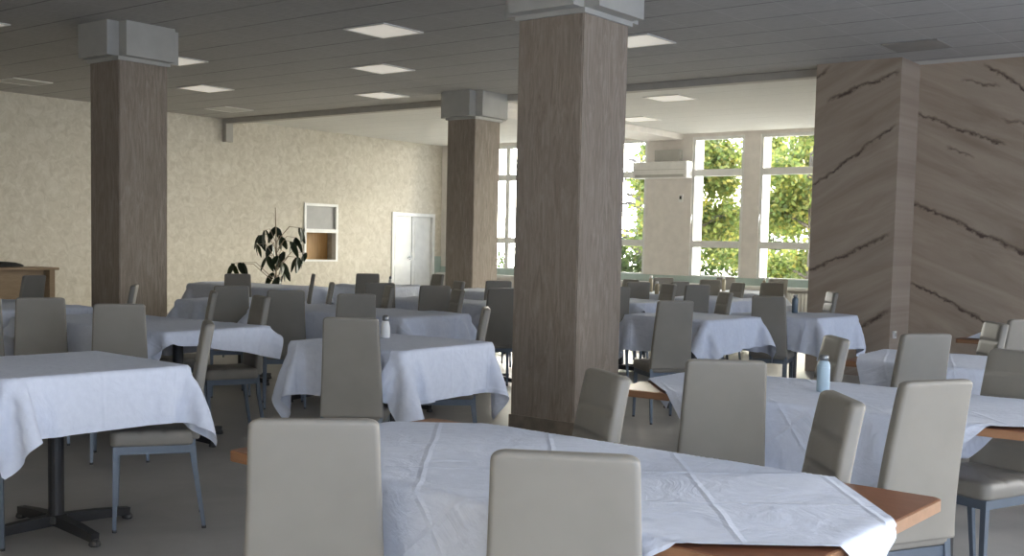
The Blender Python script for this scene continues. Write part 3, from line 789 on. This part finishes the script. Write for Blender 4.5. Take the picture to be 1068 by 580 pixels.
setup(-7.22, 12.22, 2, 1, 'table with two bottles under the air conditioner', 'white cloth with two bottles under the air conditioner', 2, 1.3, 1.3, 0, 0, sp=.07, up=6, seed=17)
setup(-6.02, 11.45, 2, 1, 'table below the right pair of windows', 'white cloth below the right pair of windows', 2, 1.25, 1.25, 0, 0, sp=.07, up=6, seed=18)
setup(-6.75, 13.64, 2, 1, 'table furthest back under the far window sill', 'white cloth furthest back under the far window sill', 2, 1.25, 1.25, 0, 0, sp=.07, up=6, seed=19)
setup(-1.48, 8.36, 2, 2, 'the small looking table at the foot of the marbled wall', 'white cloth leaving bare wood at the foot of the marbled wall', 6, 1.5, .74, -.05, .05, sp=.05, up=6, seed=20)

# ------------------------------------------------------------------ bottles and shakers on the cloths
ZC = TT+.0095
def shaker(x, y, label, h=.125, r=.024, body='salt', cap='cap_metal'):
    o = empty('salt_shaker', (x, y, ZC+(.004 if y > 9.9 else 0))); tag(o, label, 'shaker', 'shakers on the tables')
    link('body', lathe([(r*.9, 0), (r*1.05, .004), (r*1.02, h*.45), (r*.82, h*.68), (r*.62, h*.75)], 18), body, o, True)
    link('cap', lathe([(r*.66, h*.75), (r*.74, h*.77), (r*.72, h*.93), (r*.45, h)], 18), cap, o, True)
shaker(-4.66, 4.74, 'white salt shaker with a dull cap on the cloth left of the middle column', .135, .027)
shaker(-9.98, 10.23, 'small pale shaker on the cloth before the white door', .13, .025)
def bottle(x, y, label, h, r, body, cap='cap_metal', lab=None):
    o = empty('bottle', (x, y, ZC+(.004 if y > 9.9 else 0))); tag(o, label, 'bottle', 'bottles on the tables')
    link('body', lathe([(r*.92, 0), (r, .004), (r, h*.72), (r*.86, h*.80), (r*.5, h*.86)], 20), body, o, True)
    link('cap', lathe([(r*.62, h*.85), (r*.72, h*.865), (r*.70, h*.985), (r*.6, h)], 20), cap, o, True)
    if lab: link('label', lathe([(r*1.01, h*.06), (r*1.015, h*.07), (r*1.015, h*.66), (r*1.01, h*.67)], 20), lab, o, True)
bottle(-1.77, 4.34, 'pale blue bottle with a grey cap on the right creased cloth', .150, .026, 'label', 'cap_metal', 'label')
bottle(-4.24, 9.66, 'dark slate bottle on the cloth by the marbled wall', .17, .028, 'slate', 'cap_metal')
bottle(-7.00, 11.84, 'pale amber bottle, lower of the pair under the air conditioner', .155, .026, 'amber', 'plastic')
bottle(-7.40, 12.36, 'pale amber bottle, taller and behind, under the air conditioner', .21, .026, 'amber', 'plastic')
bottle(-6.95, 13.50, 'small pale bottle in front of the left window of the right pair', .2, .024, 'amber', 'plastic')
bottle(-6.45, 13.68, 'small pale bottle left of the light brown chair under the rightmost window', .2, .024, 'amber', 'plastic')

# ------------------------------------------------------------------ potted plant
def leaf_mesh(bm, base, d, up_, L, W, droop):
    d = Vector(d).normalized(); side = d.cross(Vector(up_)).normalized(); nrm = side.cross(d).normalized()
    rows = []
    for k in range(7):
        t = k/6; wd = W*math.sin(math.pi*min(1, (t*.92+.04)))**.8*(1-.25*t)
        p = Vector(base) + d*(L*t) + Vector((0, 0, -droop*L*t*t))
        rows.append([bm.verts.new(p + side*(wd*q) + nrm*(.25*wd*abs(q))) for q in (-1, 0, 1)])
    for a, b_ in zip(rows, rows[1:]):
        for j in range(2): bm.faces.new((a[j], a[j+1], b_[j+1], b_[j]))
PX, PY = -12.3, 10.3
pl = empty('potted_plant', (PX, PY, 0)); tag(pl, 'dark green potted plant with drooping leaves on a tall stick by the left wall', 'plant')
link('pot', lathe([(.13, 0), (.15, .01), (.19, .34), (.20, .35), (.20, .38), (.175, .38), (.17, .33), (.02, .32)], 24), 'pot', pl, True)
bm = bmesh.new(); tube(bm, [(0, 0, .3), (.01, 0, 1.1), (-.02, 0, 1.78)], [.013, .011, .006]); link('support_stick', bm, 'stick', pl, True)
rnd = random.Random(11)
bms = bmesh.new(); bml = bmesh.new()
# image-right is roughly (+.62,+.79) from the camera: branches spread along it and in depth
ru = Vector((.62, .79, 0)); rv = Vector((-.79, .62, 0))
BR = [(-.62, .98, .05), (-.55, 1.0, -.1), (-.25, 1.38, .1), (-.18, 1.45, -.05), (-.12, 1.08, .12), (.02, 1.1, -.1), (.08, 1.36, .05), (.36, 1.50, .0), (.30, 1.36, .1), (.22, 1.30, -.1),
      (.44, 1.15, .05), (.34, 1.08, -.06), (.14, 1.15, .12), (-.05, .85, .05), (.05, .8, -.08), (.16, .9, .1), (-.3, 1.25, 0), (.0, 1.5, .05), (-.05, 1.25, .1), (.1, 1.0, 0)]
for (a, z, dpt) in BR:
    st = Vector((0, 0, max(.4, z-.25*abs(a)-.12))); en = ru*a + rv*dpt*2 + Vector((0, 0, z)); mid = (st+en)/2 + Vector((0, 0, .10+.06*abs(a)))
    tube(bms, [st, mid, en], [.007, .005, .003], seg=5, caps=False)
    for k in range(3):
        ang = rnd.uniform(0, 6.28); dd = Vector((math.cos(ang)*.5, math.sin(ang)*.5, -.75-.3*rnd.random()))
        leaf_mesh(bml, en + (mid-en)*rnd.uniform(0, .35), dd, (math.cos(ang+1.2), math.sin(ang+1.2), .3), rnd.uniform(.15, .23), rnd.uniform(.040, .06), .15)
link('stem', bms, 'stick', pl, True); link('foliage', bml, 'leaf_plant', pl, True)

# ------------------------------------------------------------------ outdoors beyond the far windows
bm = bmesh.new(); box(bm, -45, 15, YF+.42, 70, -.9, -.7); o = struct('ground', bm, 'ground')
def tree(x, y, h, r, nleaf, label, seed, dens=1, lf='leaf', leafsize=.085, tw=1.0):
    rg = random.Random(seed)
    t = empty('tree', (x, y, -.7)); tag(t, label, 'tree', 'trees outside')
    bm = bmesh.new(); tips = []
    tube(bm, [(0, 0, 0), (.08, .05, h*.3), (-.05, .1, h*.6), (.05, 0, h*.95)], [.16, .12, .08, .02], seg=8)
    for k in range(26):
        z = h*rg.uniform(.18, .85); a = rg.uniform(0, 6.28); L = r*rg.uniform(.6, 1.05)*(1.1-.5*z/h)
        s = Vector((0, .05, z)); e = s+Vector((math.cos(a)*L, math.sin(a)*L, L*rg.uniform(-.05, .45))); md = (s+e)/2+Vector((0, 0, .12*L))
        tube(bm, [s, md, e], [.045*tw, .028*tw, .01*tw], seg=5, caps=False); tips += [(s, md, e)]
        for q in range(3):
            f = rg.uniform(.35, .95); b0 = s.lerp(e, f)+Vector((0, 0, .08*L)); a2 = a+rg.uniform(-1.2, 1.2); L2 = L*rg.uniform(.25, .5)
            e2 = b0+Vector((math.cos(a2)*L2, math.sin(a2)*L2, L2*rg.uniform(-.3, .4)))
            tube(bm, [b0, e2], [.014*tw, .005*tw], seg=4, caps=False); tips.append((b0, (b0+e2)/2, e2))
    link('trunk', bm, 'bark', t, True)
    vs, fs = [], []
    for k in range(nleaf):
        s, md, e = rg.choice(tips); f = rg.uniform(.25, 1.08); p = s.lerp(e, f) if f < 1 else e
        p = p + Vector((rg.gauss(0, .17), rg.gauss(0, .17), rg.gauss(-.05, .17)))
        d = Vector((rg.gauss(0, 1), rg.gauss(0, 1), rg.gauss(-.4, .7))).normalized(); q = d.cross(Vector((rg.gauss(0, 1), rg.gauss(0, 1), rg.gauss(0, 1)))).normalized()
        L = leafsize*rg.uniform(.7, 1.3); W = L*.32; i = len(vs)
        vs += [p, p+d*L*.5+q*W, p+d*L, p+d*L*.5-q*W]; fs.append((i, i+1, i+2, i+3))
    if nleaf:
        me = bpy.data.meshes.new('foliage'); me.from_pydata(vs, [], fs); me.materials.append(M[lf])
        fo = bpy.data.objects.new('foliage', me); COL.objects.link(fo); fo.parent = t
TREES = [(-13.7, 24.6, 6.4, 1.5, 'leafy yellow green tree outside the left window of the right pair'), (-10.5, 24.6, 6.6, 1.5, 'leafy green tree outside the rightmost window'),
 (-12.0, 28.8, 7.2, 1.6, 'leafy tree further back between the two front trees outside'), (-15.2, 31.5, 7.6, 1.7, 'leafy tree further back left of the front trees outside'),
 (-14.3, 33.0, 8.0, 1.8, 'rearmost leafy tree behind the others outside'), (-18.1, 33.4, 8.0, 1.8, 'rearmost leafy tree behind the bare twiggy one outside')]
for i, (x, y, h, r_, lb) in enumerate(TREES[:4]): tree(x, y, h, r_, 24000, lb, 3+i, leafsize=.135)
tree(-17.3, 28.1, 5.8, 1.2, 900, 'bare twiggy tree outside the window left of the air conditioner', 13, leafsize=.07, tw=2.4)
def bush(x, y, sx, sy, sz, n, label, seed):
    rg = random.Random(seed); b_ = empty('bush', (x, y, -.7)); tag(b_, label, 'bush', 'bushes outside')
    bm = bmesh.new()
    for k in range(7):
        a = rg.uniform(0, 6.28); tube(bm, [(0, 0, 0), (math.cos(a)*sx*.3, math.sin(a)*sy*.3, sz*.5), (math.cos(a)*sx*.6, math.sin(a)*sy*.6, sz*.85)], [.03, .02, .008], seg=5, caps=False)
    link('stem', bm, 'bark', b_)
    vs, fs = [], []
    for k in range(n):
        while True:
            p = Vector((rg.uniform(-1, 1), rg.uniform(-1, 1), rg.uniform(0, 1)))
            if .45 < p.length < 1+.1*math.sin(p.x*9+p.y*7): break
        p = Vector((p.x*sx, p.y*sy, p.z*sz)); d = Vector((rg.gauss(0, 1), rg.gauss(0, 1), rg.gauss(0, .8))).normalized(); q = d.cross(Vector((rg.gauss(0, 1), rg.gauss(0, 1), 1))).normalized()
        L = .15*rg.uniform(.7, 1.3); i = len(vs); vs += [p, p+d*L*.5+q*L*.3, p+d*L, p+d*L*.5-q*L*.3]; fs.append((i, i+1, i+2, i+3))
    me = bpy.data.meshes.new('foliage'); me.from_pydata(vs, [], fs); me.materials.append(M['leaf_bush'])
    fo = bpy.data.objects.new('foliage', me); COL.objects.link(fo); fo.parent = b_
bush(-16.4, 25.6, 1.25, .9, 2.3, 5000, 'green bush outside low in the window left of the air conditioner', 2)
bush(-18.0, 36.2, 3.4, 1.2, 3.6, 13000, 'long green bush low behind the trees outside the right pair of windows', 4)
bush(-22.5, 27.5, 2.0, 1.2, 1.7, 3000, 'green bush low outside between the far and middle columns', 6)
